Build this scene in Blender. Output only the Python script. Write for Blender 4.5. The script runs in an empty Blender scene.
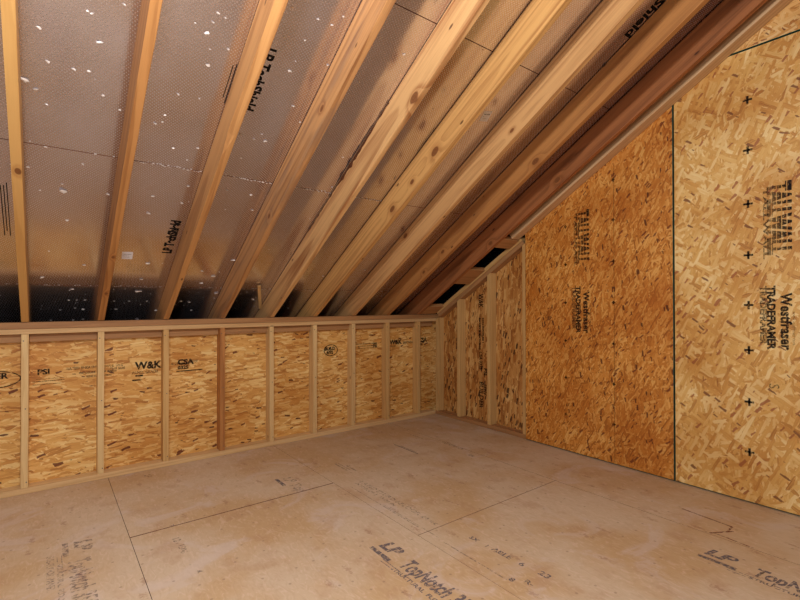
import bpy, bmesh, math, random
from mathutils import Vector, Matrix
random.seed(7)
COL = bpy.context.scene.collection
TH = 0.540072860850696          # roof pitch
CT, ST, TT = math.cos(TH), math.sin(TH), math.tan(TH)
ZR = 1.0879                     # rafter underside height at y = 0
SP = 0.4064                     # 16 inch centres
RX = -0.2153                    # right edge of the last rafter
DEP = 0.178                     # rafter depth


def lin(c):
    return tuple((v / 255 / 12.92) if v / 255 <= .04045 else ((v / 255 + .055) / 1.055) ** 2.4 for v in c) + (1,)


# ------------------------------------------------------------------ node helper
class NT:
    def __init__(self, name):
        self.m = bpy.data.materials.new(name)
        self.m.use_nodes = True
        self.t = self.m.node_tree
        self.t.nodes.clear()
        self.out = self.n('ShaderNodeOutputMaterial')
        self.b = self.n('ShaderNodeBsdfPrincipled')
        self.t.links.new(self.b.outputs[0], self.out.inputs[0])

    def n(self, typ, **kw):
        x = self.t.nodes.new(typ)
        for k, v in kw.items():
            setattr(x, k, v)
        return x

    def set(self, sock, v):
        if isinstance(v, bpy.types.NodeSocket):
            self.t.links.new(v, sock)
        elif v is not None:
            sock.default_value = v

    def math(self, op, a, b=None, c=None, clamp=False):
        x = self.n('ShaderNodeMath', operation=op, use_clamp=clamp)
        self.set(x.inputs[0], a)
        self.set(x.inputs[1], b)
        self.set(x.inputs[2], c)
        return x.outputs[0]

    def vmath(self, op, a, b=None, c=None):
        x = self.n('ShaderNodeVectorMath', operation=op)
        self.set(x.inputs[0], a)
        self.set(x.inputs[1], b)
        if c is not None:
            self.set(x.inputs[2], c)
        return x.outputs['Value'] if op in ('LENGTH', 'DOT_PRODUCT', 'DISTANCE') else x.outputs[0]

    def mix(self, f, a, b, blend='MIX'):
        x = self.n('ShaderNodeMix', data_type='RGBA', blend_type=blend)
        self.set(x.inputs[0], f)
        self.set(x.inputs[6], a)
        self.set(x.inputs[7], b)
        return x.outputs[2]

    def ramp(self, f, stops, interp='LINEAR'):
        x = self.n('ShaderNodeValToRGB')
        cr = x.color_ramp
        cr.interpolation = interp
        while len(cr.elements) < len(stops):
            cr.elements.new(.5)
        for e, (p, c) in zip(cr.elements, stops):
            e.position = p
            e.color = c if len(c) == 4 else lin(c)
        self.set(x.inputs[0], f)
        return x.outputs[0]

    def step(self, v, a, b):
        x = self.n('ShaderNodeMapRange', interpolation_type='SMOOTHSTEP')
        self.set(x.inputs[0], v)
        self.set(x.inputs[1], a)
        self.set(x.inputs[2], b)
        return x.outputs[0]

    def mapping(self, v, loc=(0, 0, 0), rot=(0, 0, 0), sc=(1, 1, 1)):
        x = self.n('ShaderNodeMapping')
        self.set(x.inputs[0], v)
        x.inputs[1].default_value = loc
        x.inputs[2].default_value = rot
        x.inputs[3].default_value = sc
        return x.outputs[0]

    def noise(self, v, scale, detail=2, rough=.5, dist=0., dim='3D'):
        x = self.n('ShaderNodeTexNoise', noise_dimensions=dim)
        self.set(x.inputs['Vector'], v)
        x.inputs['Scale'].default_value = scale
        x.inputs['Detail'].default_value = detail
        x.inputs['Roughness'].default_value = rough
        x.inputs['Distortion'].default_value = dist
        return x.outputs[0], x.outputs[1]

    def voro(self, v, scale=1, metric='EUCLIDEAN', rnd=1., dim='2D', feature='F1'):
        x = self.n('ShaderNodeTexVoronoi', voronoi_dimensions=dim, distance=metric, feature=feature)
        self.set(x.inputs['Vector'], v)
        x.inputs['Scale'].default_value = scale
        x.inputs['Randomness'].default_value = rnd
        return x

    def bump(self, h, strength, dist):
        x = self.n('ShaderNodeBump')
        x.inputs['Strength'].default_value = strength
        x.inputs['Distance'].default_value = dist
        self.set(x.inputs['Height'], h)
        return x.outputs[0]

    def obj(self):
        return self.n('ShaderNodeTexCoord').outputs['Object']

    def done(self, col, rough=.7, spec=.3, metal=0., normal=None):
        self.set(self.b.inputs['Base Color'], col)
        self.set(self.b.inputs['Roughness'], rough)
        self.set(self.b.inputs['Specular IOR Level'], spec)
        self.set(self.b.inputs['Metallic'], metal)
        if normal is not None:
            self.set(self.b.inputs['Normal'], normal)
        return self.m


def uv_plane(k, plane):
    """2-D board coordinates from object coordinates: u along, v across."""
    s = k.n('ShaderNodeSeparateXYZ')
    k.set(s.inputs[0], k.obj())
    c = k.n('ShaderNodeCombineXYZ')
    a, b = {'xz': (0, 2), 'yz': (1, 2), 'xy': (0, 1)}[plane]
    k.set(c.inputs[0], s.outputs[a])
    k.set(c.inputs[1], s.outputs[b])
    return c.outputs[0]


# ------------------------------------------------------------------ oriented strand board
def osb(name, plane, stops, angles, seed, size=1., dark=(70, 32, 16), darkamt=.05, tint=None,
        rough=.55, bumpy=.5):
    k = NT(name)
    uv = uv_plane(k, plane)
    nz, nc = k.noise(uv, 14, 2, .5, dim='2D')
    wob = k.vmath('MULTIPLY', k.vmath('SUBTRACT', nc, (.5, .5, .5)), (.013, .013, 0))
    p = k.vmath('ADD', uv, wob)
    col = None
    hgt = None
    rnd = random.Random(seed)
    for i, a in enumerate(angles):
        L = rnd.uniform(.085, .14) * size
        W = L / rnd.uniform(4.6, 8.0)
        m = k.mapping(p, loc=(rnd.uniform(0, 50), rnd.uniform(0, 50), 0), rot=(0, 0, math.radians(a)),
                      sc=(1, 1, 1))
        m = k.vmath('MULTIPLY', m, (1 / L, 1 / W, 0))
        v = k.voro(m, 1, 'CHEBYCHEV')
        s = k.n('ShaderNodeSeparateColor')
        k.set(s.inputs[0], v.outputs['Color'])
        g = k.noise(k.vmath('MULTIPLY', m, (1.2, 7, 0)), 1.0, 2, .6, dim='2D')[0]
        val = k.math('ADD', k.math('MULTIPLY', s.outputs[1], .78), k.math('MULTIPLY', k.math('SUBTRACT', g, .16), .46))
        c = k.ramp(val, stops)
        if col is None:
            col = c
            hgt = s.outputs[2]
        else:
            rag = k.math('ADD', v.outputs['Distance'], k.math('MULTIPLY', k.math('SUBTRACT', g, .5), .25))
            mask = k.math('MULTIPLY', k.math('GREATER_THAN', s.outputs[0], .48),
                          k.math('LESS_THAN', rag, .46))
            col = k.mix(mask, col, c)
            h = k.mix(mask, hgt, s.outputs[2])
            hgt = h
    # a few dark bark-stained strands
    for j in range(2):
        L = rnd.uniform(.05, .07) * size
        W = L / 3.2
        m = k.mapping(p, loc=(rnd.uniform(0, 50), rnd.uniform(0, 50), 0),
                      rot=(0, 0, math.radians((angles[-2] - 2, angles[-1] - 14)[j])))
        m = k.vmath('MULTIPLY', m, (1 / L, 1 / W, 0))
        v = k.voro(m, 1, 'CHEBYCHEV')
        s = k.n('ShaderNodeSeparateColor')
        k.set(s.inputs[0], v.outputs['Color'])
        rag = k.math('ADD', v.outputs['Distance'], k.math('MULTIPLY', k.math('SUBTRACT', nz, .5), .6))
        rad = k.math('MULTIPLY', s.outputs[2], .46)
        mask = k.math('MULTIPLY', k.math('GREATER_THAN', s.outputs[0], 1 - darkamt * (1.6 if j else 1)),
                      k.math('LESS_THAN', rag, rad))
        col = k.mix(k.math('MULTIPLY', mask, .88), col, lin(dark) if j == 0 else lin(tuple(min(255, int(x * 1.3)) for x in dark)))
    # broad tone drift of the board
    d = k.noise(uv, 2.2, 2, .5, dim='2D')[0]
    col = k.mix(k.step(d, .3, .75), col, k.mix(1.0, col, lin((232, 214, 190)), 'MULTIPLY'))
    if tint:
        col = k.mix(1.0, col, lin(tint), 'MULTIPLY')
    fine = k.noise(p, 260, 2, .6, dim='2D')[0]
    hh = k.math('ADD', hgt, k.math('MULTIPLY', fine, .35))
    return k.done(col, rough, .35, normal=k.bump(hh, bumpy, .0012))


# ------------------------------------------------------------------ sawn lumber
def lumber_mat(name, light, dark, knots=(), seed=0, ring=62., gray=0., contrast=1.):
    """long axis = local X. knots: (x, y, z, radius)."""
    k = NT(name)
    rnd = random.Random(seed)
    o = k.obj()
    oi = k.n('ShaderNodeObjectInfo').outputs['Random']
    sh = k.n('ShaderNodeCombineXYZ')
    k.set(sh.inputs[0], k.math('MULTIPLY', oi, 37.))
    k.set(sh.inputs[1], k.math('MULTIPLY_ADD', oi, .04, .055 + rnd.uniform(-.02, .02)))
    k.set(sh.inputs[2], k.math('MULTIPLY_ADD', oi, -.07, -.04 + rnd.uniform(-.03, .02)))
    p = k.vmath('ADD', o, sh.outputs[0])
    nz = k.noise(k.vmath('MULTIPLY', p, (1.3, 9, 9)), 1., 2, .5)[1]
    wob = k.vmath('MULTIPLY', k.vmath('SUBTRACT', nz, (.5, .5, .5)), (0, .05, .05))
    q = k.vmath('MULTIPLY', k.vmath('ADD', p, wob), (.012, 1, 1))
    r = k.vmath('LENGTH', q)
    kd = None
    for (x, y, z, rad) in knots:
        dv = k.vmath('MULTIPLY', k.vmath('SUBTRACT', o, (x, y, z)), (.62, 1, 1))
        dl = k.vmath('LENGTH', k.vmath('ADD', dv, k.vmath('MULTIPLY', k.vmath('SUBTRACT', nz, (.5, .5, .5)), (.012, .012, .012))))
        u = k.math('DIVIDE', dl, rad)
        kd = u if kd is None else k.math('MINIMUM', kd, u)
    if kd is not None:
        bulge = k.math('POWER', 2.718, k.math('MULTIPLY', k.math('MULTIPLY', kd, kd), -.28))
        r = k.math('ADD', r, k.math('MULTIPLY', bulge, .022))
    ph = k.math('FRACT', k.math('MULTIPLY', r, ring))
    # early-to-late wood saw-tooth
    late = k.math('MULTIPLY', k.step(ph, .35, .88), k.math('SUBTRACT', 1., k.step(ph, .93, 1.0)))
    fib = k.noise(k.vmath('MULTIPLY', p, (5, 190, 190)), 1., 3, .6)[0]
    blot = k.noise(k.vmath('MULTIPLY', p, (1.1, 6, 6)), 1., 3, .6)[0]
    f = k.math('ADD', k.math('MULTIPLY', late, .34 * contrast), k.math('MULTIPLY', k.math('SUBTRACT', fib, .5), .55))
    stk = k.noise(k.vmath('MULTIPLY', p, (1.6, 46, 46)), 1., 3, .65)[0]
    f = k.math('ADD', f, k.math('MULTIPLY', k.math('SUBTRACT', stk, .45), 1.0 * contrast))
    f = k.math('ADD', f, k.math('MULTIPLY', k.math('SUBTRACT', blot, .5), 1.1), clamp=True)
    col = k.mix(f, lin(light), lin(dark))
    # board-to-board drift
    col = k.mix(k.math('MULTIPLY', oi, .30), col, k.mix(1., col, lin((205, 170, 135)), 'MULTIPLY'))
    if gray:
        gn = k.noise(k.vmath('MULTIPLY', p, (2.0, 14, 14)), 1., 3, .6)[0]
        col = k.mix(k.math('MULTIPLY', k.step(gn, .42, .7), gray), col, lin((122, 96, 84)))
    if kd is not None:
        rings = k.math('SINE', k.math('MULTIPLY', kd, 14.))
        kc = k.mix(k.math('MULTIPLY_ADD', rings, .3, .4), lin((66, 28, 14)), lin((122, 66, 36)))
        col = k.mix(k.math('MULTIPLY', k.math('SUBTRACT', 1., k.step(kd, .75, 1.1)), .9), col, kc)
        halo = k.math('SUBTRACT', 1., k.step(kd, 1.0, 2.6))
        col = k.mix(k.math('MULTIPLY', halo, .35), col, lin((158, 92, 46)))
    # pin knots
    pv = k.voro(k.vmath('MULTIPLY', p, (6, 14, 14)), 1., dim='3D')
    sc = k.n('ShaderNodeSeparateColor')
    k.set(sc.inputs[0], pv.outputs['Color'])
    pk = k.math('MULTIPLY', k.math('GREATER_THAN', sc.outputs[0], .82),
                k.math('SUBTRACT', 1., k.step(pv.outputs['Distance'], .06, .13)))
    col = k.mix(k.math('MULTIPLY', pk, .8), col, lin((64, 30, 16)))
    hs = k.n('ShaderNodeHueSaturation')
    hs.inputs['Hue'].default_value = .506
    hs.inputs['Saturation'].default_value = .98
    hs.inputs['Value'].default_value = .97
    k.set(hs.inputs['Color'], col)
    col = hs.outputs[0]
    h = k.math('ADD', k.math('MULTIPLY', fib, .6), k.math('MULTIPLY', late, .3))
    return k.done(col, k.math('MULTIPLY_ADD', fib, .2, .5), .35, normal=k.bump(h, .35, .0008))


# ------------------------------------------------------------------ foil
def foil_mat():
    k = NT('radiant_barrier_foil')
    o = k.obj()
    s = k.n('ShaderNodeSeparateXYZ')
    k.set(s.inputs[0], o)
    c = k.n('ShaderNodeCombineXYZ')
    k.set(c.inputs[0], s.outputs[0])
    k.set(c.inputs[1], k.math('DIVIDE', s.outputs[1], -CT))
    uv = c.outputs[0]
    g = k.mapping(uv, rot=(0, 0, math.radians(38)))
    v = k.voro(g, 84., rnd=.10)
    pit = k.step(v.outputs['Distance'], .10, .36)
    big = k.noise(uv, 5., 3, .55, dim='2D')[0]
    wr = k.noise(k.vmath('MULTIPLY', uv, (1.2, 60, 0)), 1., 3, .6, dim='2D')[0]
    wr2 = k.step(wr, .60, .74)
    crk = k.noise(uv, 60., 3, .6, dim='2D')[0]
    h = k.math('ADD', k.math('MULTIPLY', pit, .17), k.math('MULTIPLY', big, .9))
    h = k.math('ADD', h, k.math('MULTIPLY', wr2, .10))
    h = k.math('ADD', h, k.math('MULTIPLY', crk, .05))
    col = k.mix(big, lin((220, 217, 226)), lin((208, 203, 210)))
    col = k.mix(k.math('MULTIPLY', k.math('SUBTRACT', 1., pit), .16), col, lin((248, 246, 250)))  # dimple glints painted in as paler dots
    scr = k.voro(k.vmath('MULTIPLY', uv, (3, 130, 0)), 1.)
    col = k.mix(k.math('MULTIPLY', k.math('LESS_THAN', scr.outputs['Distance'], .06), .4), col, lin((240, 230, 225)))
    rough = k.math('ADD', k.math('MULTIPLY_ADD', big, .08, .10), k.math('MULTIPLY', k.math('SUBTRACT', 1., pit), .15))
    return k.done(col, rough, .5, .95, k.bump(h, .30, .0016))


def plain(name, c, rough=.6, spec=.3, metal=0., alpha=None, nscale=60., wear=.35, amt=.12):
    k = NT(name)
    n = k.noise(k.obj(), nscale, 3, .6)[0]
    col = k.mix(k.math('MULTIPLY', n, amt * 2), lin(c), tuple(x * .6 for x in lin(c)[:3]) + (1,))
    k.done(col, rough, spec, metal)
    if alpha is not None:
        a = k.step(k.noise(k.obj(), nscale, 3, .7)[0], wear, wear + .22)
        k.set(k.b.inputs['Alpha'], k.math('MULTIPLY', a, alpha))
    return k.m


def striped_ink(name, c, lo, hi):
    """block lettering printed as solid bars on one side, breaking up to the other (bars run along z)."""
    k = NT(name)
    s = k.n('ShaderNodeSeparateXYZ')
    k.set(s.inputs[0], k.obj())
    t = k.math('DIVIDE', k.math('SUBTRACT', s.outputs[1], lo), hi - lo)     # 0 at the letter feet, 1 at the tops
    fr = k.math('FRACT', k.math('MULTIPLY', t, 5.))
    gap = k.math('GREATER_THAN', fr, .16)
    n = k.step(k.noise(k.obj(), 90., 3, .7)[0], .30, .5)
    n2 = k.math('MULTIPLY_ADD', t, .6, .38, clamp=True)
    k.done(lin(c), .7, .2)
    k.set(k.b.inputs['Alpha'], k.math('MULTIPLY', k.math('MULTIPLY', gap, n), n2))
    return k.m


# ------------------------------------------------------------------ materials
KSTOPS = [(.03, (158, 98, 44)), (.28, (214, 156, 82)), (.6, (232, 182, 104)), (.92, (248, 216, 148))]
M_KNEE = osb('osb_low_wall', 'xz', KSTOPS, [62, -50, 38, -30, 24, -15, 9, -4], 3, .92, (78, 28, 16), .032)
M_GOUT = osb('osb_gable_sheathing', 'yz', [(.08, (138, 84, 40)), (.3, (180, 122, 62)), (.6, (206, 152, 84)), (.88, (226, 184, 118))],
             [130, 50, 112, 64, 95, 82, 88], 5, 1.0, (50, 22, 14), .08)
M_ORANGE = osb('osb_orange_sheet', 'yz', [(.04, (136, 74, 24)), (.28, (194, 122, 46)), (.6, (214, 144, 62)), (.92, (234, 180, 100))],
               [70, 110, 40, 135, 88, 15, 100, 60], 11, .80, (92, 44, 20), .07)
M_PALE = osb('osb_pale_sheet', 'yz', [(.02, (160, 100, 50)), (.24, (216, 162, 86)), (.6, (234, 190, 112)), (.93, (250, 222, 160))],
             [75, 105, 125, 50, 90, 20, 145, 66], 17, .95, (134, 84, 52), .06)
M_TOP = osb('osb_upper_sheet', 'yz', [(.05, (160, 100, 46)), (.3, (206, 150, 80)), (.6, (226, 178, 106)), (.92, (240, 206, 146))],
            [20, -20, 45, 5, 70, -50, 12], 23, .85, (122, 74, 44), .08)
M_GREEN = plain('green_edge_seal', (22, 78, 64), .6)
M_FOIL = foil_mat()
M_OSBEDGE = plain('board_edge', (122, 66, 40), .9)
M_VOID = plain('painted_void_dark', (20, 16, 15), .95, .1)  # near-black that paints the eave closure and gable box dark
M_DECKBACK = plain('roof_deck_joint', (120, 58, 34), .95, .1)
M_FLECK = plain('torn_foil', (245, 240, 236), .35, .6, .25)
M_DARK = plain('joint_under_floor', (104, 62, 46), .95, .1)
M_INK = plain('black_ink', (24, 19, 18), .75, .2, alpha=.9, nscale=70, wear=.28)
M_INKFOIL = plain('black_foil_ink', (10, 9, 10), .6, .2, alpha=.96, nscale=120, wear=.22)
M_INKWALL = plain('faint_wall_ink', (26, 24, 26), .75, .2, alpha=.78, nscale=160, wear=.36)
M_INKFLOOR = plain('grey_floor_ink', (120, 108, 112), .8, .2, alpha=.78, nscale=60, wear=.33)
M_INKFAINT = plain('worn_floor_ink', (126, 110, 110), .8, .2, alpha=.55, nscale=60, wear=.40)
M_STICK = plain('sticker_paper', (240, 240, 246), .5, .4)
M_STEEL = plain('nail_steel', (120, 112, 108), .4, .5, .8)
M_TALLA = striped_ink('tall_ink_right', (20, 17, 16), -2.925, -3.045)
M_TALLB = striped_ink('tall_ink_left', (26, 18, 14), -1.682, -1.806)


def floor_mat():
    k = NT('subfloor_panel')
    uv = uv_plane(k, 'xy')
    n1 = k.noise(uv, 1.5, 4, .55, dim='2D')[0]
    n2 = k.noise(k.mapping(uv, loc=(9, 3, 0)), 5.5, 4, .6, dim='2D')[0]
    strand = k.noise(k.vmath('MULTIPLY', uv, (46, 18, 0)), 1., 3, .6, 1.2, dim='2D')[0]
    col = k.mix(k.step(n1, .36, .66), lin((208, 184, 154)), lin((198, 164, 122)))
    col = k.mix(k.math('MULTIPLY', k.step(n2, .52, .74), .38), col, lin((178, 134, 100)))
    col = k.mix(k.math('MULTIPLY', k.step(strand, .50, .72), .20), col, lin((176, 134, 104)))
    col = k.mix(k.math('MULTIPLY', k.step(strand, .48, .26), .30), col, lin((232, 206, 186)))
    # dusty pale wipes
    n3 = k.noise(k.mapping(uv, loc=(4, 7, 0), rot=(0, 0, .5)), 2.6, 5, .65, .6, dim='2D')[0]
    col = k.mix(k.math('MULTIPLY', k.step(n3, .54, .70), .45), col, lin((214, 196, 184)))
    # brown scuffs and flecks
    sv = k.voro(k.mapping(uv, rot=(0, 0, .35), sc=(9, 3.2, 1)), 1.)
    ss = k.n('ShaderNodeSeparateColor')
    k.set(ss.inputs[0], sv.outputs['Color'])
    brk = k.noise(uv, 60, 3, .7, dim='2D')[0]
    d = k.math('ADD', sv.outputs['Distance'], k.math('MULTIPLY', k.math('SUBTRACT', brk, .5), .5))
    m = k.math('MULTIPLY', k.math('GREATER_THAN', ss.outputs[0], .72), k.math('SUBTRACT', 1., k.step(d, .03, .14)))
    col = k.mix(k.math('MULTIPLY', m, .38), col, lin((146, 92, 68)))
    fv = k.voro(uv, 9.)
    fs = k.n('ShaderNodeSeparateColor')
    k.set(fs.inputs[0], fv.outputs['Color'])
    fm = k.math('MULTIPLY', k.math('GREATER_THAN', fs.outputs[1], .55), k.math('SUBTRACT', 1., k.step(fv.outputs['Distance'], .03, .075)))
    col = k.mix(k.math('MULTIPLY', fm, .38), col, lin((116, 76, 58)))
    return k.done(col, .62, .3, normal=k.bump(strand, .12, .0006))


M_FLOOR = floor_mat()


# ------------------------------------------------------------------ mesh helpers
def link(name, bm, mats, parent=None, bevel=0., smooth=False):
    me = bpy.data.meshes.new(name)
    bmesh.ops.recalc_face_normals(bm, faces=bm.faces)
    bm.to_mesh(me)
    bm.free()
    for m in (mats if isinstance(mats, (list, tuple)) else [mats]):
        me.materials.append(m)
    if smooth:
        for p in me.polygons:
            p.use_smooth = True
    o = bpy.data.objects.new(name, me)
    COL.objects.link(o)
    if parent:
        o.parent = parent
    if bevel:
        md = o.modifiers.new('edge', 'BEVEL')
        md.width = bevel
        md.segments = 2
        md.limit_method = 'ANGLE'
    return o


def tag(o, label, cat, group=None):
    o['label'] = label
    o['category'] = cat
    if group:
        o['group'] = group
    return o


def box(bm, x0, x1, y0, y1, z0, z1, mi=0):
    v = [bm.verts.new((x, y, z)) for x in (x0, x1) for y in (y0, y1) for z in (z0, z1)]
    for f in ((0, 1, 3, 2), (4, 6, 7, 5), (0, 4, 5, 1), (2, 3, 7, 6), (0, 2, 6, 4), (1, 5, 7, 3)):
        bm.faces.new([v[i] for i in f]).material_index = mi
    return v


def prism(bm, pts, axis, a, b, mi=0):
    """extrude a polygon. axis 'x': pts=(y,z) from x=a to b."""
    def P(p, t):
        return (t, p[0], p[1]) if axis == 'x' else ((p[0], t, p[1]) if axis == 'y' else (p[0], p[1], t))
    A = [bm.verts.new(P(p, a)) for p in pts]
    B = [bm.verts.new(P(p, b)) for p in pts]
    fs = [bm.faces.new(A), bm.faces.new(B[::-1])]
    n = len(pts)
    for i in range(n):
        fs.append(bm.faces.new([A[i], B[i], B[(i + 1) % n], A[(i + 1) % n]]))
    for f in fs:
        f.material_index = mi
    return fs


def stick(name, p0, p1, w, d, up, mat, bevel=.003, seed=0, bend=.0):
    """A sawn board from p0 to p1 (centre line), local X along it, local Z = up, w = local Y width, d = local Z depth."""
    p0, p1 = Vector(p0), Vector(p1)
    X = (p1 - p0)
    L = X.length
    X.normalize()
    Z = (Vector(up) - X * Vector(up).dot(X)).normalized()
    Y = Z.cross(X)
    bm = bmesh.new()
    rnd = random.Random(seed)
    n = 8
    offs = [(rnd.uniform(-1, 1) * bend, rnd.uniform(-1, 1) * bend) for _ in range(n + 1)]
    rings = []
    for i in range(n + 1):
        x = L * i / n
        oy, oz = offs[i] if 0 < i < n else (0, 0)
        rings.append([bm.verts.new((x, sy * w / 2 + oy, sz * d / 2 + oz)) for sy, sz in ((-1, -1), (1, -1), (1, 1), (-1, 1))])
    for i in range(n):
        for j in range(4):
            bm.faces.new([rings[i][j], rings[i][(j + 1) % 4], rings[i + 1][(j + 1) % 4], rings[i + 1][j]])
    bm.faces.new(rings[0][::-1])
    bm.faces.new(rings[-1])
    o = link(name, bm, mat, bevel=bevel)
    o.matrix_world = Matrix(((X.x, Y.x, Z.x, p0.x), (X.y, Y.y, Z.y, p0.y), (X.z, Y.z, Z.z, p0.z), (0, 0, 0, 1)))
    return o


def zu(y):
    return ZR - y * TT          # rafter underside height


def zd(y):
    return ZR - y * TT + .184 / CT   # foil height


# lettering as mesh, laid in the plane spanned by (right, up) at pos
def lettering(s, pos, right, up, size, mat, parent, off=.0006, name='printed_lettering', bold=0., shear=0., sx=1., align='LEFT', space=1.):
    cu = bpy.data.curves.new('txt', 'FONT')
    cu.body = s
    cu.size = size
    cu.offset = bold
    cu.shear = shear
    cu.align_x = align
    cu.space_character = space
    cu.resolution_u = 3
    t = bpy.data.objects.new('txt', cu)
    COL.objects.link(t)
    dg = bpy.context.evaluated_depsgraph_get()
    dg.update()
    me = bpy.data.meshes.new_from_object(t.evaluated_get(dg))
    bpy.data.objects.remove(t)
    bpy.data.curves.remove(cu)
    R = Vector(right).normalized()
    U = Vector(up)
    U = (U - R * U.dot(R)).normalized()
    N = R.cross(U)
    M = Matrix(((R.x * sx, U.x, N.x, pos[0] + N.x * off), (R.y * sx, U.y, N.y, pos[1] + N.y * off),
                (R.z * sx, U.z, N.z, pos[2] + N.z * off), (0, 0, 0, 1)))
    me.transform(M)
    me.materials.clear()
    me.materials.append(mat)
    o = bpy.data.objects.new(name, me)
    COL.objects.link(o)
    o.parent = parent
    return o


def marks(rects, frame, mat, parent, name='printed_bars', off=.0006):
    """flat bars: rects of 4 corners in the (right, up) frame at pos."""
    pos, right, up = frame
    R = Vector(right).normalized()
    U = Vector(up)
    U = (U - R * U.dot(R)).normalized()
    N = R.cross(U)
    P = Vector(pos)
    bm = bmesh.new()
    for (a, b, w, h) in rects:
        bm.faces.new([bm.verts.new(P + R * (a + i) + U * (b + j) + N * off) for i, j in ((0, 0), (w, 0), (w, h), (0, h))])
    return link(name, bm, mat, parent)


def ellipse_ring(frame, a, b, t, mat, parent, name='printed_stamp_ring', off=.0006):
    pos, right, up = frame
    R, U = Vector(right), Vector(up)
    N = R.cross(U)
    P = Vector(pos)
    bm = bmesh.new()
    n = 40
    vi = [[bm.verts.new(P + N * off + R * math.cos(2 * math.pi * i / n) * (a - s) + U * math.sin(2 * math.pi * i / n) * (b - s)) for i in range(n)] for s in (0, t)]
    for i in range(n):
        bm.faces.new([vi[0][i], vi[0][(i + 1) % n], vi[1][(i + 1) % n], vi[1][i]])
    return link(name, bm, mat, parent)


# ================================================================== SETTING
# floor: tongue-and-groove sheets with open joints
bm = bmesh.new()
XS = [-5.5, -4.25, -3.035, -1.845, -.63, .10]
G = .0011
cuts = {0: [.7, -1.4, -3.8, -6.2], 1: [.7, -2.6, -5.0, -6.2], 2: [.7, -1.03, -3.47, -6.2], 3: [.7, -1.915, -4.3, -6.2], 4: [.7, -3.75, -6.0, -6.2]}
for i in range(5):
    for j in range(len(cuts[i]) - 1):
        gy = .0034 if i == 2 else .0016
        g1 = .0007 if i == 3 else G
        g2 = .0007 if i == 2 else G
        box(bm, XS[i] + g1, XS[i + 1] - g2, cuts[i][j + 1] + gy, cuts[i][j] - gy, -.018, 0)
for f in bm.faces:
    f.normal_update()
    if abs(f.normal.z) < .5:
        f.material_index = 2
box(bm, -5.5, .10, -6.2, .7, -.05, -.0165, 1)
floor = link('floor', bm, [M_FLOOR, M_DARK, plain('subfloor_edge', (96, 52, 36), .9, .1)])
floor['kind'] = 'structure'

# low back wall sheathing
bm = bmesh.new()
box(bm, -5.5, .089, .0895, .101, .0, 1.046)
wall_back = link('wall_back', bm, M_KNEE)
wall_back['kind'] = 'structure'
# eave closure behind the low wall
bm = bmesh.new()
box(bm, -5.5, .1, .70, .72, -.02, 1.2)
wall_eave = link('wall_eave', bm, M_VOID)
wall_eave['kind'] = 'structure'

# gable: outer sheathing seen between the exposed studs
bm = bmesh.new()
ZT = lambda y: zu(y) + .035
prism(bm, [(.70, 0), (.70, ZT(.70)), (-6.2, ZT(-6.2)), (-6.2, 0)], 'x', .0895, .101)
prism(bm, [(-3.6465, .006), (-3.6465, 2.7435), (-6.0, 2.7435), (-6.0, .006)], 'x', -.0115, -.0002, 1)
wall_right = link('wall_right', bm, [M_GOUT, M_PALE])
wall_right['kind'] = 'structure'

# dark box added outside the gable so the gaps between the blocks go black
bm = bmesh.new()
prism(bm, [(.70, zu(.70) + .03), (.70, zu(.70) + .01), (-6.2, zu(-6.2) + .01), (-6.2, zu(-6.2) + .03)], 'x', .1015, .56)
prism(bm, [(.70, zu(.70) + .03), (.70, zd(.70) + .02), (-6.2, zd(-6.2) + .02), (-6.2, zu(-6.2) + .03)], 'x', .50, .56)
trim_1 = link('added_dark_box_1', bm, M_VOID)
trim_1['kind'] = 'structure'
# ceiling: foil-faced roof sheets in courses with open joints, underlay above, flecks of torn foil
bm = bmesh.new()
seams = [.69, -.040, -1.0625, -2.104, -3.146, -4.188, -5.23]
N_R = Vector((0, ST, CT))
T_R = Vector((0, -CT, ST))
offs = [.3, -.55, .1, -.35, .2, -.5]
for i in range(6):
    y0, y1 = seams[i] - .0018, seams[i + 1] + .0018
    # the vertical butt joints fall behind rafters
    xs = [-5.5] + [RX - .019 - SP * r for r in ([8, 2] if i % 2 else [5, 1])] + [.499]
    for a, b in zip(xs[:-1], xs[1:]):
        a += .0018
        b -= .0018
        t = .011
        fs = prism(bm, [(y0, zd(y0)), (y1, zd(y1)), (y1 + ST * t, zd(y1) + CT * t), (y0 + ST * t, zd(y0) + CT * t)], 'x', a, b, 1)
        fs[2].material_index = 0
a, b = seams[0], seams[-1]
t0, t1 = .009, .03
prism(bm, [(a + ST * t0, zd(a) + CT * t0), (b + ST * t0, zd(b) + CT * t0), (b + ST * t1, zd(b) + CT * t1), (a + ST * t1, zd(a) + CT * t1)], 'x', -5.5, .499, 4)


def fleck(x, y, s, sl=1.6, lift=.35, mi=3):
    c = Vector((x, y, zd(y))) - N_R * .0006
    an = random.uniform(-.5, .5)
    e1 = Vector((1, 0, 0)) * math.cos(an) + T_R * math.sin(an)
    e2 = T_R * math.cos(an) - Vector((1, 0, 0)) * math.sin(an)
    pts = []
    n = 6
    for i in range(n):
        th = 2 * math.pi * i / n + random.uniform(-.3, .3)
        rr = random.uniform(.6, 1.1) * s / 2
        pts.append(bm.verts.new(c + e1 * math.cos(th) * rr * sl + e2 * math.sin(th) * rr - N_R * random.uniform(0, lift) * s))
    top = bm.verts.new(c - N_R * s * lift * random.uniform(.6, 1.2))
    for i in range(n):
        bm.faces.new([pts[i], pts[(i + 1) % n], top]).material_index = mi



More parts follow.
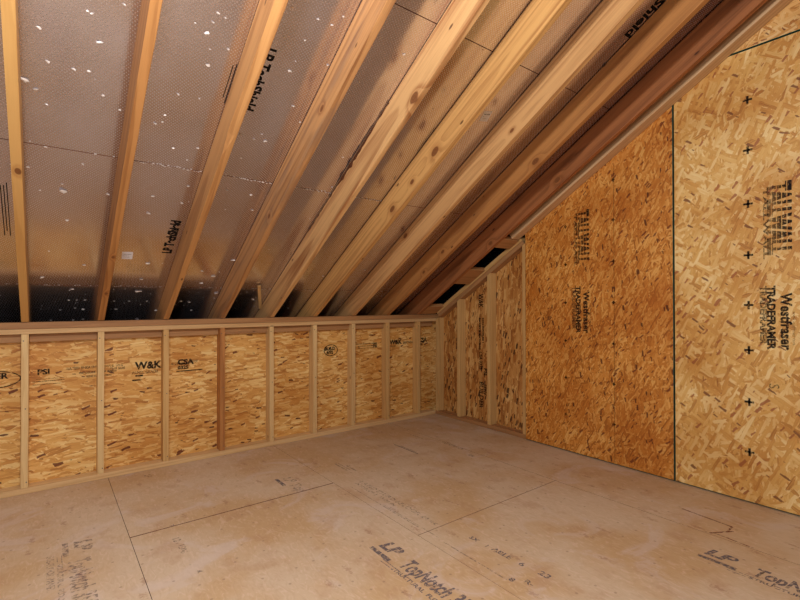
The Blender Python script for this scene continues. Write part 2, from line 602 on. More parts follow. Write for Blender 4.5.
C0 = Vector((-3.384731, -3.768731, 1.204058))
FL, YAW, PIT, ROL = 461.879, 0.6550058851540097, 0.0075720491323925925, -0.0008243
FWD = Vector((math.sin(YAW) * math.cos(PIT), math.cos(YAW) * math.cos(PIT), math.sin(PIT)))
RGT = Vector((math.cos(YAW), -math.sin(YAW), 0))
UPV = RGT.cross(FWD)
RGT, UPV = RGT * math.cos(ROL) + UPV * math.sin(ROL), UPV * math.cos(ROL) - RGT * math.sin(ROL)

# foil flecks: measured positions (x, y on the roof, size)
measured = [(-3.41, -1.571, 0.015), (-3.218, -1.58, 0.0192), (-3.457, -1.358, 0.0227), (-3.419, -1.327, 0.0133), (-3.38, -1.454, 0.0128), (-3.295, -1.449, 0.0132), (-3.244, -1.456, 0.0134), (-3.385, -1.27, 0.0103), (-3.248, -1.675, 0.0091), (-3.261, -1.678, 0.0091), (-3.151, -1.74, 0.0091), (-2.828, -1.822, 0.0098), (-2.837, -1.784, 0.01), (-2.849, -1.738, 0.0169), (-2.752, -1.704, 0.0106), (-2.812, -1.615, 0.0143), (-2.901, -1.454, 0.0111), (-2.821, -1.681, 0.007), (-2.543, -1.823, 0.0107), (-2.458, -1.697, 0.0154), (-2.551, -1.742, 0.011), (-2.557, -1.939, 0.0136), (-2.433, -1.936, 0.0106), (-2.372, -1.542, 0.0124), (-2.296, -1.776, 0.0117), (-2.362, -1.935, 0.0108), (-1.952, -1.938, 0.0121), (-3.314, -0.817, 0.03), (-3.291, -0.612, 0.0133), (-3.453, -0.93, 0.0115), (-3.239, -0.994, 0.0119), (-3.319, -0.855, 0.0082), (-3.118, -0.827, 0.013), (-2.904, -0.851, 0.0136), (-2.909, -0.723, 0.0188), (-2.786, -1.119, 0.0086), (-3.408, -0.799, 0.0081), (-3.368, -0.354, 0.0094), (-2.866, -1.174, 0.0124), (-2.751, -1.201, 0.0126), (-2.573, -1.328, 0.0127), (-2.495, -1.318, 0.013), (-2.434, -1.32, 0.0175), (-2.522, -1.191, 0.0089), (-2.529, -0.965, 0.0143), (-2.381, -0.954, 0.0148), (-2.333, -0.839, 0.0154), (-2.743, -0.953, 0.0137), (-2.747, -0.827, 0.0142), (-3.401, -0.115, 0.02), (-3.192, -0.244, 0.0151), (-2.84, -0.29, 0.0214), (-2.391, -0.181, 0.0239), (-2.302, -0.365, 0.0233), (-2.482, -0.232, 0.0174), (-2.454, -0.096, 0.0181), (-2.311, 0.023, 0.0254), (-2.857, -0.123, 0.0167), (-2.465, -1.355, 0.0086), (-2.298, -1.47, 0.0086), (-1.9, -1.107, 0.0105), (-1.136, -0.332, 0.0142), (-0.846, -0.117, 0.0231), (-1.498, -0.23, 0.0137), (-0.286, 0.284, 0.0265), (-1.947, -1.327, 0.0098), (-2.862, 0.012, 0.023), (-2.843, 0.011, 0.0173), (-2.813, 0.364, 0.0188), (-3.244, 0.0, 0.016), (-3.256, 0.121, 0.011), (-3.211, 0.121, 0.0111), (-3.165, 0.12, 0.0111), (-2.991, 0.131, 0.0115), (-2.968, 0.229, 0.0178), (-2.897, 0.131, 0.0117), (-2.78, 0.13, 0.012), (-2.545, 0.129, 0.0187), (-2.484, 0.142, 0.019), (-2.57, 0.359, 0.0196), (-3.171, 0.227, 0.0171), (-3.218, 0.214, 0.0113), (-3.352, 0.357, 0.0114), (-3.223, 0.362, 0.0117), (-3.164, 0.351, 0.0118), (-3.303, 0.237, 0.0112), (-2.7, 0.246, 0.0187), (-2.443, 0.25, 0.013), (-1.987, 0.099, 0.0204), (-2.071, 0.005, 0.0131), (-1.612, 0.232, 0.0147), (-2.934, -1.34, 0.0115), (-2.968, -1.289, 0.0116), (-3.117, -1.316, 0.011), (-3.187, -1.367, 0.0106), (-3.443, -1.075, 0.0073), (-2.901, -1.759, 0.0066), (-2.45, -1.841, 0.0073)]
for (x, y, s) in measured:
    fleck(x, y, s)
rf = random.Random(4)
for bay in range(9):
    xr = RX - SP * bay - .05
    for q in range(11):
        x = xr - rf.uniform(.0, .31)
        y = -rf.uniform(.0, 3.2)
        fleck(x, y, rf.uniform(.004, .009), rf.uniform(1, 1.8), .35, 3 if bay > 3 else 1)
    for q in range(12):                                   # nail points in the lowest course
        fleck(xr - rf.uniform(0, .31), rf.uniform(-.02, .24), rf.uniform(.004, .008), 1., .6)
# ragged foil along the joints
for bay in range(9):
    xr = RX - SP * bay - .045
    for q in range(26):
        if bay >= 3:
            if bay < 7 or rf.random() < .25:
                fleck(xr - .32 * q / 26 + rf.uniform(-.005, .005), -1.0625 + rf.uniform(-.006, .006), rf.uniform(.004, .009), 2.0, .3)
        if rf.random() < .6:
            fleck(xr - .32 * q / 26, -.040 + rf.uniform(-.004, .004), rf.uniform(.003, .006), 2.6, .3)
ceiling = link('ceiling', bm, [M_FOIL, M_OSBEDGE, M_VOID, M_FLECK, M_DECKBACK])
ceiling['kind'] = 'structure'

# ================================================================== OSB SHEETS ON THE GABLE


def sheet(name, pts, mat, label):
    bm = bmesh.new()
    x0, x1 = -.0115, -.0002
    ch = .0032
    n = len(pts)
    # inset front outline for the sealed green edge
    c = []
    for i in range(n):
        p, a, b = Vector(pts[i]), Vector(pts[i - 1]), Vector(pts[(i + 1) % n])
        d1, d2 = (p - a).normalized(), (b - p).normalized()
        n1, n2 = Vector((-d1.y, d1.x)), Vector((-d2.y, d2.x))
        m = (n1 + n2).normalized()
        c.append(p + m * ch / max(.3, m.dot(n1)))
    F = [bm.verts.new((x0, q[0], q[1])) for q in c]
    E = [bm.verts.new((x0 + .002, q[0], q[1])) for q in pts]
    B = [bm.verts.new((x1, q[0], q[1])) for q in pts]
    bm.faces.new(F)
    bm.faces.new(B)
    for i in range(n):
        j = (i + 1) % n
        bm.faces.new([F[i], F[j], E[j], E[i]]).material_index = 1
        bm.faces.new([E[i], E[j], B[j], B[i]]).material_index = 1
    o = link(name, bm, [mat, M_GREEN])
    return tag(o, label, 'wood panel', 'strand board sheets on the gable wall')


def orient(p):   # counter-clockwise in (y, z)
    a = sum(p[i - 1][0] * p[i][1] - p[i][0] * p[i - 1][1] for i in range(len(p)))
    return p if a > 0 else p[::-1]


top = lambda y: zu(y) + .12
left = sheet('strand_board_sheet', orient([(-1.1985, .006), (-2.4165, .006), (-2.4165, top(-2.4165)), (-1.1985, top(-1.1985))]), M_ORANGE,
             'darker orange strand board sheet between exposed studs and green seam')
ys = -(2.744 - ZR - .12) / TT
pale = sheet('strand_board_sheet', orient([(-2.4225, .006), (-3.6405, .006), (-3.6405, 2.7435), (ys, 2.7435), (-2.4225, top(-2.4225))]), M_PALE,
             'large pale straw strand board sheet right of the green vertical seam')
upper = sheet('strand_board_sheet', orient([(ys, 2.7495), (-3.6405, 2.7495), (-3.6405, top(-3.6405))]), M_TOP,
              'small triangular strand board sheet above the green sloping seam, top right')
YM, ZM = (0, -1, 0), (0, 0, 1)
xs_ = -.0115
# vertical print: reads downwards, tops of letters towards -y
DN, LU = (0, 0, -1), (0, -1, 0)
for pn, y0, zt, mt in ((pale, -2.925, 1.905, M_TALLA), (left, -1.690, 1.94, M_TALLB)):
    lettering('TALLWALL', (xs_, y0 - .010, zt), DN, LU, .150, mt, pn, bold=.009, sx=.56, name='striped_lettering')
    lettering('TALLWALL', (xs_, y0 + .012, zt - .02), DN, LU, .034, M_INKWALL, pn, sx=2.5, bold=.001)
    lettering('TRADEFRAMER', (xs_, y0 - .005, zt - .60), DN, LU, .052, M_INK, pn, sx=1.05, bold=.0026)
    lettering('TRADEFRAMER', (xs_, y0 + .030, zt - .60), DN, LU, .046, M_INKWALL, pn, sx=1.1, bold=.002)
    lettering('Westfraser', (xs_, y0 - .068, zt - .645), DN, LU, .070, M_INK, pn, sx=.95, bold=.0026, space=1.06)
    lettering('S', (xs_, y0 - .01, zt - 1.17), DN, LU, .07, M_INKWALL, pn)
    lettering('www.westfraser.com', (xs_, y0 - .12, zt - .75), DN, LU, .022, M_INKWALL, pn)
# fastener crosses every foot
for i, z in enumerate([2.437, 2.132, 1.805, 1.495, 1.193, .921, .608, .306]):
    marks([(-.024, -.006, .048, .012), (-.006, -.024, .012, .048)], ((xs_, -2.838, z), (0, -1, 0), ZM), M_INK, pale, 'printed_cross', )
for z in [2.13, 1.83, 1.52, 1.21, .90, .60, .30]:
    for y in (-2.0, -1.60):
        if z < zu(y) - .05:
            marks([(-.013, -.004, .026, .008), (-.004, -.013, .008, .026)], ((xs_, y, z), (0, -1, 0), ZM), M_INK, left, 'printed_cross')
marks([(0, 0, .0035, 2.2)], ((xs_, -2.004, .02), (0, -1, 0), ZM), M_INKWALL, left, 'printed_line')

# ================================================================== LOW WALL FRAMING
W_PALE = lumber_mat('stud_pale', (232, 196, 140), (206, 156, 96), seed=1)
W_TAN = lumber_mat('stud_tan', (222, 178, 116), (186, 132, 72), seed=2)
W_RED = lumber_mat('stud_brown', (196, 130, 72), (150, 88, 44), seed=3, contrast=1.3)
W_PLATE = lumber_mat('plate_pale', (226, 186, 134), (196, 146, 92), seed=4)
W_BROWN = lumber_mat('plate_brown', (186, 136, 90), (146, 98, 62), seed=5)
SX = -.2150
studs = [
    (8, W_PALE, 'wall stud nearest the left edge of the photo, right of the large oval stamp'),
    (7, W_PALE, 'second wall stud from the left, one bay right of the small PSI stamp'),
    (6, W_TAN, 'third wall stud from the left, between the two black stamps'),
    (5, W_RED, 'reddish brown wall stud, fourth from the left on the low wall'),
    (4, W_PALE, 'palest wall stud, fifth from the left, right of the reddish stud'),
    (3, W_PALE, 'sixth wall stud from the left, just left of the round black seal'),
    (2, W_PALE, 'seventh wall stud from the left, just right of the round black seal'),
    (1, W_TAN, 'eighth wall stud from the left, between barred stamp and word stamp'),
    (0, W_TAN, 'last wall stud of the low wall, one bay before the corner'),
]
for r, m, lab in studs:
    x = SX - SP * r - .019
    o = stick('wall_stud', (x, .0445, .0385), (x, .0445, 1.0105), .038, .088, (0, 1, 0), m, .002, r, .0008)
    tag(o, lab, 'stud', 'studs of the low back wall')
    # toe-nail heads
    for dz, dy in ((.035, .010), (.93, -.008), (.5, .004)):
        bm = bmesh.new()
        M = Matrix.Translation((dz, dy, -.0445))
        bmesh.ops.create_cone(bm, cap_ends=True, segments=8, radius1=.0038, radius2=.0038, depth=.0016, matrix=M)
        link('nail_head', bm, M_STEEL, o)
o = stick('bottom_plate', (-5.4, .0445, .019), (-.001, .0445, .019), .089, .0375, (0, 0, 1), W_PLATE, .003)
tag(o, 'long sill board on the floor under the low back wall studs', 'wall plate', 'plates of the low wall')
o = stick('top_plate', (-5.4, .0445, 1.0268), (.087, .0445, 1.0268), .089, .0318, (0, 0, 1), W_PLATE, .003)
tag(o, 'pale lower top plate directly on the low back wall studs', 'wall plate', 'plates of the low wall')
o = stick('top_plate', (-5.4, .0480, 1.0644), (.087, .0480, 1.0644), .082, .0425, (0, 0, 1), W_BROWN, .003)
tag(o, 'browner upper top plate carrying the rafters on the low wall', 'wall plate', 'plates of the low wall')
# the board let in behind the stud heads: one length per bay
E_ = [-4.4] + [SX - SP * r for r in range(8, -1, -1)]
S_ = [SX - SP * r - .038 for r in range(8, -1, -1)] + [-.001]
names = ['the left-edge bay', 'the first full bay', 'the stamp bay second from left', 'the bay left of the reddish stud', 'the bay right of the reddish stud',
         'the bay right of the palest stud', 'the round seal bay', 'the barred stamp bay', 'the word stamp bay', 'the corner bay']
for a, b, nm in zip(E_, S_, names):
    if b - a < .03:
        continue
    o = stick('blocking_board', (a + .001, .070, .983), (b - .001, .070, .983), .037, .053, (0, 0, 1), W_BROWN, .002)
    tag(o, 'brown blocking strip under the top plate in ' + nm, 'blocking', 'blocking strips at the stud heads')

# ================================================================== GABLE FRAMING
o = stick('bottom_plate', (.0445, -.001, .019), (.0445, -1.1975, .019), .089, .0375, (0, 0, 1), W_BROWN, .003)
tag(o, 'short sill board on the floor under the exposed gable studs', 'wall plate', 'plates of the gable framing')
def rake(name, h, t, x0, x1, m, lab):
    y0, y1 = -.020, -1.150
    a = Vector(((x0 + x1) / 2, y0, zu(y0))) + N_R * (h - t / 2)
    b = Vector(((x0 + x1) / 2, y1, zu(y1))) + N_R * (h - t / 2)
    tag(stick(name, a, b, x1 - x0, t, N_R, m, .003), lab, 'wall plate', 'plates of the gable framing')
rake('rake_plate', .030, .040, .000, .088, W_TAN, 'upper sloping plate over the exposed gable studs, below the blocking')
rake('rake_plate', -.0105, .040, .006, .088, W_BROWN, 'lower darker sloping plate directly on the exposed gable studs')
gs = [(-.0195, W_TAN, 'corner stud where the low wall meets the gable'),
      (-.350, W_TAN, 'exposed gable stud next to the corner stud'),
      (-.762, W_TAN, 'tall exposed gable stud in the middle of the open bays'),
      (-1.1765, W_TAN, 'tallest exposed gable stud, touching the orange strand board sheet')]
for i, (y, m, lab) in enumerate(gs):
    h0, h1 = .0385, None
    off = -.0515 / CT
    bm = bmesh.new()
    ya, yb = y + .019, y - .019
    if i == 0:
        ya, yb = -.001, -.039
    # local X is the long axis: build along x then rotate upright
    za, zb = zu(ya) + off, zu(yb) + off
    A = [(0, -.044), (0, .044)]
    vs = []
    for yy, zz in ((ya, za), (yb, zb)):
        for xx in (.0005, .0885):
            vs.append((bm.verts.new((.0385 - .0385, xx - .0445, (yy - y))), bm.verts.new((zz - .0385, xx - .0445, (yy - y)))))
    (a0, a1), (b0, b1), (c0, c1), (d0, d1) = vs
    for f in ((a0, b0, d0, c0), (a1, c1, d1, b1), (a0, a1, b1, b0), (c0, d0, d1, c1), (a0, c0, c1, a1), (b0, b1, d1, d0)):
        bm.faces.new(f)
    o = link('wall_stud', bm, m, bevel=.002)
    # local x->world z, local y->world x, local z->world y
    o.matrix_world = Matrix(((0, 1, 0, .0445), (0, 0, 1, y), (1, 0, 0, .0385), (0, 0, 0, 1)))
    tag(o, lab, 'stud', 'studs of the gable framing')

# ladder blocks between last rafter and gable
W_BLOCK = lumber_mat('block_wood', (196, 140, 90), (156, 102, 60), seed=9)
for ya, yb, lab in ((-.004, -.135, 'lowest wooden block between last rafter and gable, at the wall corner'),
                    (-.512, -.722, 'middle wooden block between last rafter and gable, between two dark gaps'),
                    (-1.022, -1.128, 'topmost wooden block between last rafter and gable, at the nailer end')):
    a = Vector((-.1075, ya, zu(ya))) + N_R * .0205
    b = Vector((-.1075, yb, zu(yb))) + N_R * .0205
    c = (a + b) / 2
    o = stick('rafter_block', (RX + .002, c.y, c.z), (-.002, c.y, c.z), (b - a).length, .038, N_R, W_BLOCK, .003)
    tag(o, lab, 'blocking', 'blocks between last rafter and gable')
# nailer along the top of the gable sheets
a = Vector((-.064, -1.135, zu(-1.135))) + N_R * .038
b = Vector((-.064, -4.6, zu(-4.6))) + N_R * .038
W_NAIL = lumber_mat('nailer_wood', (222, 182, 138), (186, 138, 96), seed=12)
tag(stick('nailer_board', a, b, .100, .066, N_R, W_NAIL, .006, 3, .001), 'long pale nailer board sloping along the top edge of the gable sheets', 'board')

# ================================================================== RAFTERS
def rafter(i, mat, lab, wane=None, seed=0):
    x1 = RX - SP * (8 - i)
    x0 = x1 - .038
    # local frame: origin at (x centre, y=0 underside), X up-slope, Z = roof normal, Y = Z x X
    bm = bmesh.new()
    s0, s1 = -.62 / CT, 4.75 / CT
    n = 44
    # underside profile with a bird's-mouth seat over the plate (plate spans y 0..0.0895)
    seat_s1 = .004 / CT
    yh = .094
    # underside line z=0; seat: world z=ZR from y=-.002 to y=yh -> local coordinates
    def loc(y, z):
        v = Vector((0, y, z - ZR))
        return (v.dot(T_R), v.dot(N_R))
    under = [(s0, 0), loc(yh, zu(yh)), loc(yh, ZR + .001), loc(-.0017, ZR + .001)]
    under += [(s, 0) for s in [.03 + (s1 - .03) * k / n for k in range(n + 1)]]
    rnd = random.Random(seed)
    rows = []
    wob = 0
    for (s, z) in under:
        wob = wob * .8 + rnd.uniform(-.0008, .0008)
        w = 0.
        if wane and z == 0:
            w = wane(s)
        oy = wob if s > .1 else 0
        # corners: lower-left(+Y side is -x), lower right
        rows.append((s, z, w, oy))
    L, R, TL, TR, WL, WR = [], [], [], [], [], []
    for (s, z, w, oy) in rows:
        TL.append(bm.verts.new((s, -.019, DEP)))
        TR.append(bm.verts.new((s, .019, DEP)))
        L.append(bm.verts.new((s, -.019 + oy, z + max(0, w))))
        WL.append(bm.verts.new((s, -.019 + oy + max(0, w) * .9 + .002, z)))
        R.append(bm.verts.new((s, .019 + oy - .002, z)))
        WR.append(bm.verts.new((s, .019 + oy, z + .002)))
    for k in range(len(rows) - 1):
        for A, B in ((TL, L), (L, WL), (WL, R), (R, WR), (WR, TR), (TR, TL)):
            try:
                bm.faces.new([A[k], A[k + 1], B[k + 1], B[k]])
            except ValueError:
                pass
    for k in (0, len(rows) - 1):
        bm.faces.new([TL[k], L[k], WL[k], R[k], WR[k], TR[k]])
    o = link('roof_rafter', bm, mat)
    X = T_R
    Z = N_R
    Y = Z.cross(X)
    o.matrix_world = Matrix(((X.x, Y.x, Z.x, (x0 + x1) / 2), (X.y, Y.y, Z.y, 0), (X.z, Y.z, Z.z, ZR), (0, 0, 0, 1)))
    tag(o, lab, 'rafter', 'sloping roof rafters')
    return o


def w3(s):      # rounded bark edge on the upper run
    return .026 * min(1, max(0, (s - 1.72) / .05)) + .0015
def w5(s):
    return .004 + .006 * math.exp(-((s - 1.75) / .15) ** 2)
LY = -.019
def side(s, z, r): return (s, LY, z, r)      # knot on the left face
def und(s, y, r): return (s, y, 0, r)        # knot on the underside
RAFT = [
    (lumber_mat('rafter_a', (228, 180, 112), (204, 150, 84), [und(1.35, .004, .013)], 21), 'leftmost rafter, pale yellow, with one dark oval knot'),
    (lumber_mat('rafter_b', (196, 136, 80), (138, 80, 38), [und(.35, 0, .01), und(.75, .004, .009)], 22, contrast=1.2), 'second rafter from the left, narrow brown, left of the small foil sticker'),
    (lumber_mat('rafter_c', (212, 156, 98), (150, 90, 48), [], 23), 'third rafter from left, with a pale rounded bark edge towards the top'),
    (lumber_mat('rafter_d', (200, 144, 92), (128, 74, 40), [side(2.02, .07, .014), side(1.2, .05, .012)], 24, gray=.5, contrast=1.3), 'fourth rafter from left, with brown and grey streaked side'),
    (lumber_mat('rafter_e', (228, 180, 124), (156, 92, 48), [side(2.26, .02, .024)], 25, contrast=1.4), 'fifth rafter from left, pale with bold wavy grain and ragged upper edge'),
    (lumber_mat('rafter_f', (218, 164, 100), (158, 98, 50), [side(1.95, .065, .024), side(1.42, .05, .02), side(1.68, .06, .014)], 26, contrast=1.1), 'sixth rafter from left, with large dark oval knots on its side'),
    (lumber_mat('rafter_g', (220, 168, 112), (158, 98, 54), [side(1.05, .15, .018), side(2.25, .05, .012)], 27), 'seventh rafter from left, just left of the black lettering at the top edge'),
    (lumber_mat('rafter_h', (196, 134, 76), (130, 72, 36), [side(2.1, .04, .020), side(1.0, .06, .015), side(.7, .05, .013)], 28), 'eighth rafter from left, with small round ringed knot near the top'),
    (lumber_mat('rafter_i', (176, 108, 64), (104, 54, 30), [side(2.0, .05, .018), side(1.2, .04, .016)], 29, contrast=1.2), 'last rafter on the right, reddish, beside the gable nailer board'),
]
for i, (m, lab) in enumerate(RAFT):
    rafter(i, m, lab, {2: w3, 4: w5}.get(i), i + 50)

# shred of bark left on the upper edge of the fifth rafter
raft5 = [o for o in COL.objects if o.name.startswith('roof_rafter')][4]
M_BARK = plain('bark', (84, 50, 32), .95, .1, nscale=120)
bm = bmesh.new()
rb = random.Random(8)
rows = []
for q in range(40):
    s_ = .95 + 1.15 * q / 39
    a_ = (.003 + .007 * math.exp(-((s_ - 1.62) / .22) ** 2)) * rb.uniform(.5, 1.3)
    rows.append([bm.verts.new(v) for v in ((s_, -.0185, DEP - .002), (s_, -.0195 - a_ * .7, DEP - .004), (s_, -.0195 - a_ * .5, DEP - a_ * 1.6), (s_, -.0185, DEP - a_ * 2.4))])
for q in range(39):
    for w_ in range(4):
        bm.faces.new([rows[q][w_], rows[q][(w_ + 1) % 4], rows[q + 1][(w_ + 1) % 4], rows[q + 1][w_]])
bm.faces.new(rows[0]); bm.faces.new(rows[-1][::-1])
link('bark_shred', bm, M_BARK, raft5)['label'] = 'dark ragged bark left on the rafter edge'

# ================================================================== PRINT ON THE FOIL
NUP = T_R
UPS = tuple(T_R)                # up the slope
DNS = tuple(-T_R)


def rp(x, y):
    return (x, y, zd(y))


# facing down: right x up must give -N_R ;  reading down-slope => up = ?
# R=-T_R: need U with R x U = -N_R  -> U = N x R ... solved by sign test
def upfor(Rv):
    Rv = Vector(Rv)
    U = (-N_R).cross(Rv)
    return tuple(U)


lettering('LP TechShield', rp(-2.722, -.395), UPS, upfor(UPS), .075, M_INKFOIL, ceiling, bold=.004, sx=.80)
lettering('LP TechShield', rp(-2.606, -1.765), DNS, upfor(DNS), .078, M_INKFOIL, ceiling, bold=.003, sx=.80)
lettering('LP TechShield', rp(-.715, -2.44), DNS, upfor(DNS), .082, M_INKFOIL, ceiling, bold=.003, sx=1.2, align='RIGHT')
FR = lambda x, y: (rp(x, y), UPS, upfor(UPS))
marks([(0, 0, .42, .004), (.04, .012, .36, .004), (.0, .024, .4, .004)], FR(-3.535, -.46), M_INKFOIL, ceiling, 'printed_bars')
marks([(0, 0, .2, .004), (.03, .014, .22, .004), (.06, .028, .18, .004)], FR(-2.680, -1.44), M_INKFOIL, ceiling, 'printed_bars')
marks([(0.02 * (i % 2), .012 * i, .2, .004) for i in range(8)], FR(-1.40, -1.46), M_INKWALL, ceiling, 'printed_bars')
# stickers
for (x, y, rot, lab) in ((-2.968, -.352, 0.05, 'small white printed sticker on foil between second and third rafters'),
                         (-1.19, -1.80, .25, 'small white printed sticker on foil between sixth and seventh rafters')):
    bm = bmesh.new()
    c = Vector(rp(x, y))
    e1 = Vector((math.cos(rot), 0, 0)) + T_R * math.sin(rot)
    e2 = T_R * math.cos(rot) - Vector((math.sin(rot), 0, 0))
    w, h = .030, .038
    A = [bm.verts.new(c + e1 * a + e2 * b - N_R * .0004) for a, b in ((-w, -h), (w, -h), (w, h), (-w, h))]
    B = [bm.verts.new(v.co - N_R * .0006) for v in A]
    bm.faces.new(A)
    bm.faces.new(B)
    for i in range(4):
        bm.faces.new([A[i], A[(i + 1) % 4], B[(i + 1) % 4], B[i]])
    st = tag(link('sticker', bm, M_STICK), lab, 'sticker', 'small stickers on the foil')
    marks([(-.022, .012, .044, .006), (-.022, -.004, .03, .003), (-.022, -.018, .036, .003)], (c - N_R * .001, e1, -N_R.cross(e1)), M_INKWALL, st, 'printed_bars')

# pale strip of lath leaning in the dark eave
a = Vector((-2.012, -.10, zd(-.10))) - N_R * .016
b = Vector((-1.885, .21, zd(.21))) - N_R * .016
tag(stick('lath_strip', a, b, .026, .012, N_R, W_PALE, .001), 'thin pale lath strip in the dark eave beside the fifth rafter', 'lath')

# ================================================================== STAMPS ON THE LOW WALL SHEATHING
yk = .0895
KX, KZ = (1, 0, 0), (0, 0, 1)
def kt(s, x, z, size, sx=1., bold=.001, mat=None, **kw):
    return lettering(s, (x, yk, z), KX, KZ, size, mat or M_INKWALL, wall_back, bold=bold, sx=sx, **kw)
ellipse_ring(((-3.66, yk, .725), KX, KZ), .155, .058, .007, M_INK, wall_back)
kt('BUILDER', -3.785, .730, .050, 1.1, .002, M_INK)
kt('SERV', -3.72, .683, .045, 1.0, .002, M_INK)
kt('PSI', -3.425, .738, .048, 1.15, .002, M_INK)
marks([(0, 0, .17, .006), (.0, -.02, .15, .004), (.02, .015, .15, .003)], ((-3.45, yk, .69), KX, KZ), M_INKWALL, wall_back)
kt('RATED SHEATHING 24/16  7/16', -3.27, .755, .024, 1.0)
kt('EXPOSURE 1  THICKNESS', -3.20, .722, .018, 1.1)
kt('SIZED FOR SPACING', -3.16, .695, .015, 1.1)
kt('THIS SIDE', -3.02, .735, .022)
kt('W&K', -2.86, .725, .072, 1.0, .003, M_INK)
kt('PANEL GRADE', -2.88, .69, .026, 1.0, .001)
marks([(0, 0, .05, .012), (-.02, -.03, .06, .010)], ((-2.86, yk, .67), KX, KZ), M_INK, wall_back)
kt('0128 MILL', -2.62, .735, .024, 1.0)
kt('SIZE', -2.48, .745, .026)
kt('CSA', -2.575, .735, .055, 1.1, .003, M_INK)
kt('0325', -2.575, .70, .035, 1.1, .002, M_INK)
marks([(0, 0, .19, .008)], ((-2.585, yk, .68), KX, KZ), M_INK, wall_back)
ellipse_ring(((-1.245, yk, .763), KX, KZ), .075, .055, .008, M_INK, wall_back)
kt('BUILD', -1.31, .765, .042, .95, .003, M_INK)
kt('RITE', -1.29, .730, .036, .95, .003, M_INK)
marks([(0, 0, .25, .008), (.02, -.022, .22, .007), (.02, -.042, .22, .005), (.2, -.04, .05, .05)], ((-.965, yk, .80), KX, KZ), M_INKWALL, wall_back)
kt('W&K', -.555, .780, .066, 1., .003, M_INK)
kt('PANEL', -.545, .752, .024)
kt('SHEATHING', -.385, .780, .030, .9, .002)
kt('CSA', -.165, .785, .065, .95, .003, M_INK)
kt('0325', -.165, .752, .028, 1.0, .002, M_INK)
# stamps down the gable outer sheathing
xg = .0895
for (s, y, z, sz, sxx) in (('W&K', -.555, 1.30, .085, .7), ('RATED SHEATHING', -.555, 1.06, .030, 1.2), ('24/16 EXPOSURE 1', -.600, 1.06, .026, 1.2),
                           ('CSA 0325', -.56, .72, .055, .8), ('PSI', -.62, .56, .06, 1.), ('BUILDER', -.56, .42, .075, .9), ('SERV', -.62, .40, .05, 1.)):
    lettering(s, (xg, y, z), DN, LU, sz, M_INK, wall_right, bold=.002, sx=sxx)

# ================================================================== PRINT ON THE FLOOR
FR_, FU_ = (0, -1, 0), (1, 0, 0)


def ft(s, x, y, size, mat=None, sx=1., bold=.001, shear=0., parent=floor):
    return lettering(s, (x, y, 0), FR_, FU_, size, mat or M_INKFLOOR, parent, bold=bold, sx=sx, shear=shear)


def fb(rects, x, y, mat=None):
    return marks(rects, ((x, y, 0), FR_, FU_), mat or M_INKFLOOR, floor)


def topnotch(x, y, mat, full=True):
    ft('LP', x, y, .098, mat, 1.15, .005, .2)
    fb([(-.01, -.052, .155, .024)], x, y, mat)
    if full:
        ft('TopNotch 350', x - .030, y - .198, .118, mat, .60, .004, .2)
        ft('STRUCTURAL  FLOORING', x - .075, y - .20, .030, mat, 1.2, .001)
        fb([(.11, -.058, .09, .004), (.12, -.075, .07, .004)], x, y, mat)


topnotch(-2.062, -1.872, M_INKFLOOR)
topnotch(-.862, -2.885, M_INKFLOOR)
topnotch(-3.262, -.905, M_INKFAINT)
ft('SUB-FLOOR PANEL', -3.375, -1.0, .04, M_INKFAINT, 1., .001)
ft('LP', -2.085, -.745, .092, M_INKFAINT, 1.0, .003, .2)
fb([(-.01, -.052, .14, .024)], -2.085, -.745, M_INKFLOOR)
ft('Top', -2.10, -.875, .10, M_INKFAINT, .9, .003, .2)
fb([(0, 0, .20, .012), (.02, .025, .18, .010), (.1, .05, .14, .012)], -1.66, -.70, M_INKFAINT)
ft('RATED STURD-I-FLOOR 24 oc', -1.70, -1.12, .045, M_INKFAINT, 1.3, .001)
ft('EXPOSURE 1  23/32 IN', -1.74, -1.12, .035, M_INKFAINT, 1.3, .001)
for (s, x, y, z) in (('3X', -1.655, -2.09, .04), ('i', -1.655, -2.20, .04), ('ABLE', -1.65, -2.24, .042), ('6', -1.65, -2.40, .045), ('23', -1.64, -2.50, .048), ('8', -1.78, -2.45, .04), ('R-', -1.74, -2.50, .04)):
    ft(s, x, y, z, M_INKFLOOR, 1.2, .001)
for (s, x, y, z) in (('12', -2.865, -1.17, .05), ('1506', -2.86, -1.26, .045), ('-', -2.86, -1.47, .05), ('4', -2.85, -1.55, .05), ('7', -2.86, -1.0, .05)):
    ft(s, x, y, z, M_INKFAINT, 1.1, .001)
ft('LP', -2.83, -.10, .06, M_INKFAINT, 1., .002)
fb([(0, 0, .32, .010), (.06, .02, .22, .006)], -1.02, -.60, M_INKFLOOR)
fb([(0, 0, .20, .010)], -.72, -.42, M_INKFAINT)
fb([(0, 0, .05, .03)], -.72, -1.18, M_INKFAINT)
ft('TopNotch', -.66, -.80, .05, M_INKFAINT, 1.2, .001)
fb([(0, 0, .7, .006), (.35, .012, .5, .005), (.9, .0, .4, .008)], -1.79, -1.15, M_INKFAINT)
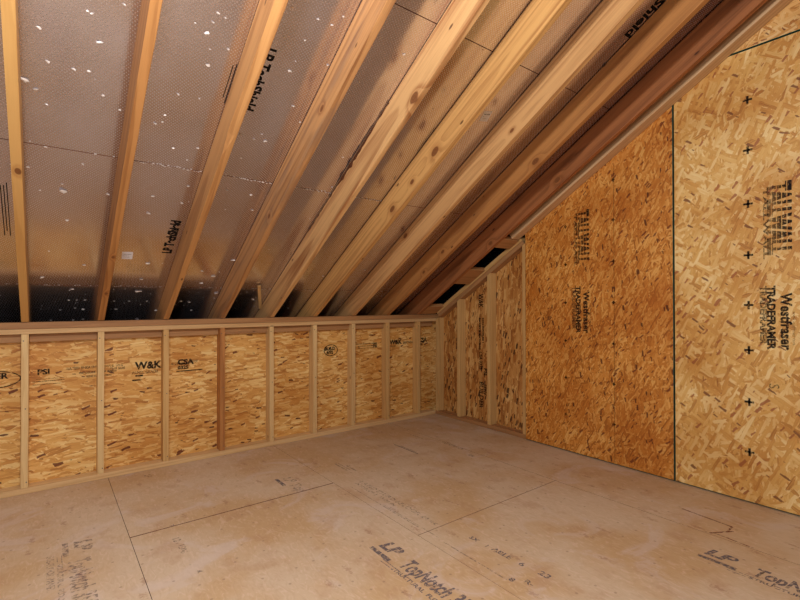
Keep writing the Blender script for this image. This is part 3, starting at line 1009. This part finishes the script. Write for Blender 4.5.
# chalk / blood-brown carpenter strokes at right
M_RUST = plain('rust_pencil', (150, 78, 52), .8, .2, alpha=.7, nscale=50, wear=.35)
bm = bmesh.new()
def stroke(p, q, w):
    p, q = Vector((*p, .0006)), Vector((*q, .0006))
    d = (q - p).normalized()
    n = Vector((-d.y, d.x, 0)) * w / 2
    bm.faces.new([bm.verts.new(v) for v in (p - n, q - n, q + n, p + n)])
for p, q, w in (((-.42, -2.62), (-.45, -2.88), .012), ((-.45, -2.88), (-.52, -2.88), .010), ((-.62, -2.83), (-.50, -2.90), .012), ((-.60, -2.84), (-.62, -3.02), .008)):
    stroke(p, q, w)
link('carpenter_mark', bm, M_RUST, floor)

# ================================================================== CAMERA
cam = bpy.data.cameras.new('camera')
cam.sensor_width = 36
cam.lens = FL * 36 / 800
cam.clip_start = .05
co = bpy.data.objects.new('camera', cam)
COL.objects.link(co)
co.matrix_world = Matrix(((RGT.x, UPV.x, -FWD.x, C0.x), (RGT.y, UPV.y, -FWD.y, C0.y), (RGT.z, UPV.z, -FWD.z, C0.z), (0, 0, 0, 1)))
bpy.context.scene.camera = co

# ================================================================== LIGHT
def area(name, loc, target, size, power, color):
    l = bpy.data.lights.new(name, 'AREA')
    l.shape = 'DISK'
    l.size = size
    l.energy = power
    l.color = color
    o = bpy.data.objects.new(name, l)
    COL.objects.link(o)
    o.location = loc
    o.rotation_euler = (Vector(target) - Vector(loc)).to_track_quat('-Z', 'Y').to_euler()
    return o


def bulb(name, loc, radius, power, color):
    l = bpy.data.lights.new(name, 'POINT')
    l.shadow_soft_size = radius
    l.energy = power
    l.color = color
    o = bpy.data.objects.new(name, l)
    COL.objects.link(o)
    o.location = loc


bulb('ceiling_work_light', (-3.25, -3.35, 2.36), .10, 140, (1, .965, .955))
bulb('added_fill_light', (-3.75, -3.45, 1.45), .15, 52, (1, .97, .96))  # unseen fill light added beside the camera to lift the left side

w = bpy.data.worlds.new('world')
bpy.context.scene.world = w
w.use_nodes = True
bg = w.node_tree.nodes['Background']
bg.inputs[0].default_value = (.95, .93, 1., 1)
bg.inputs[1].default_value = .03

vs = bpy.context.scene.view_settings
vs.view_transform = 'Standard'
vs.look = 'None'
vs.exposure = .27
vs.gamma = 1.
vs.use_curve_mapping = False
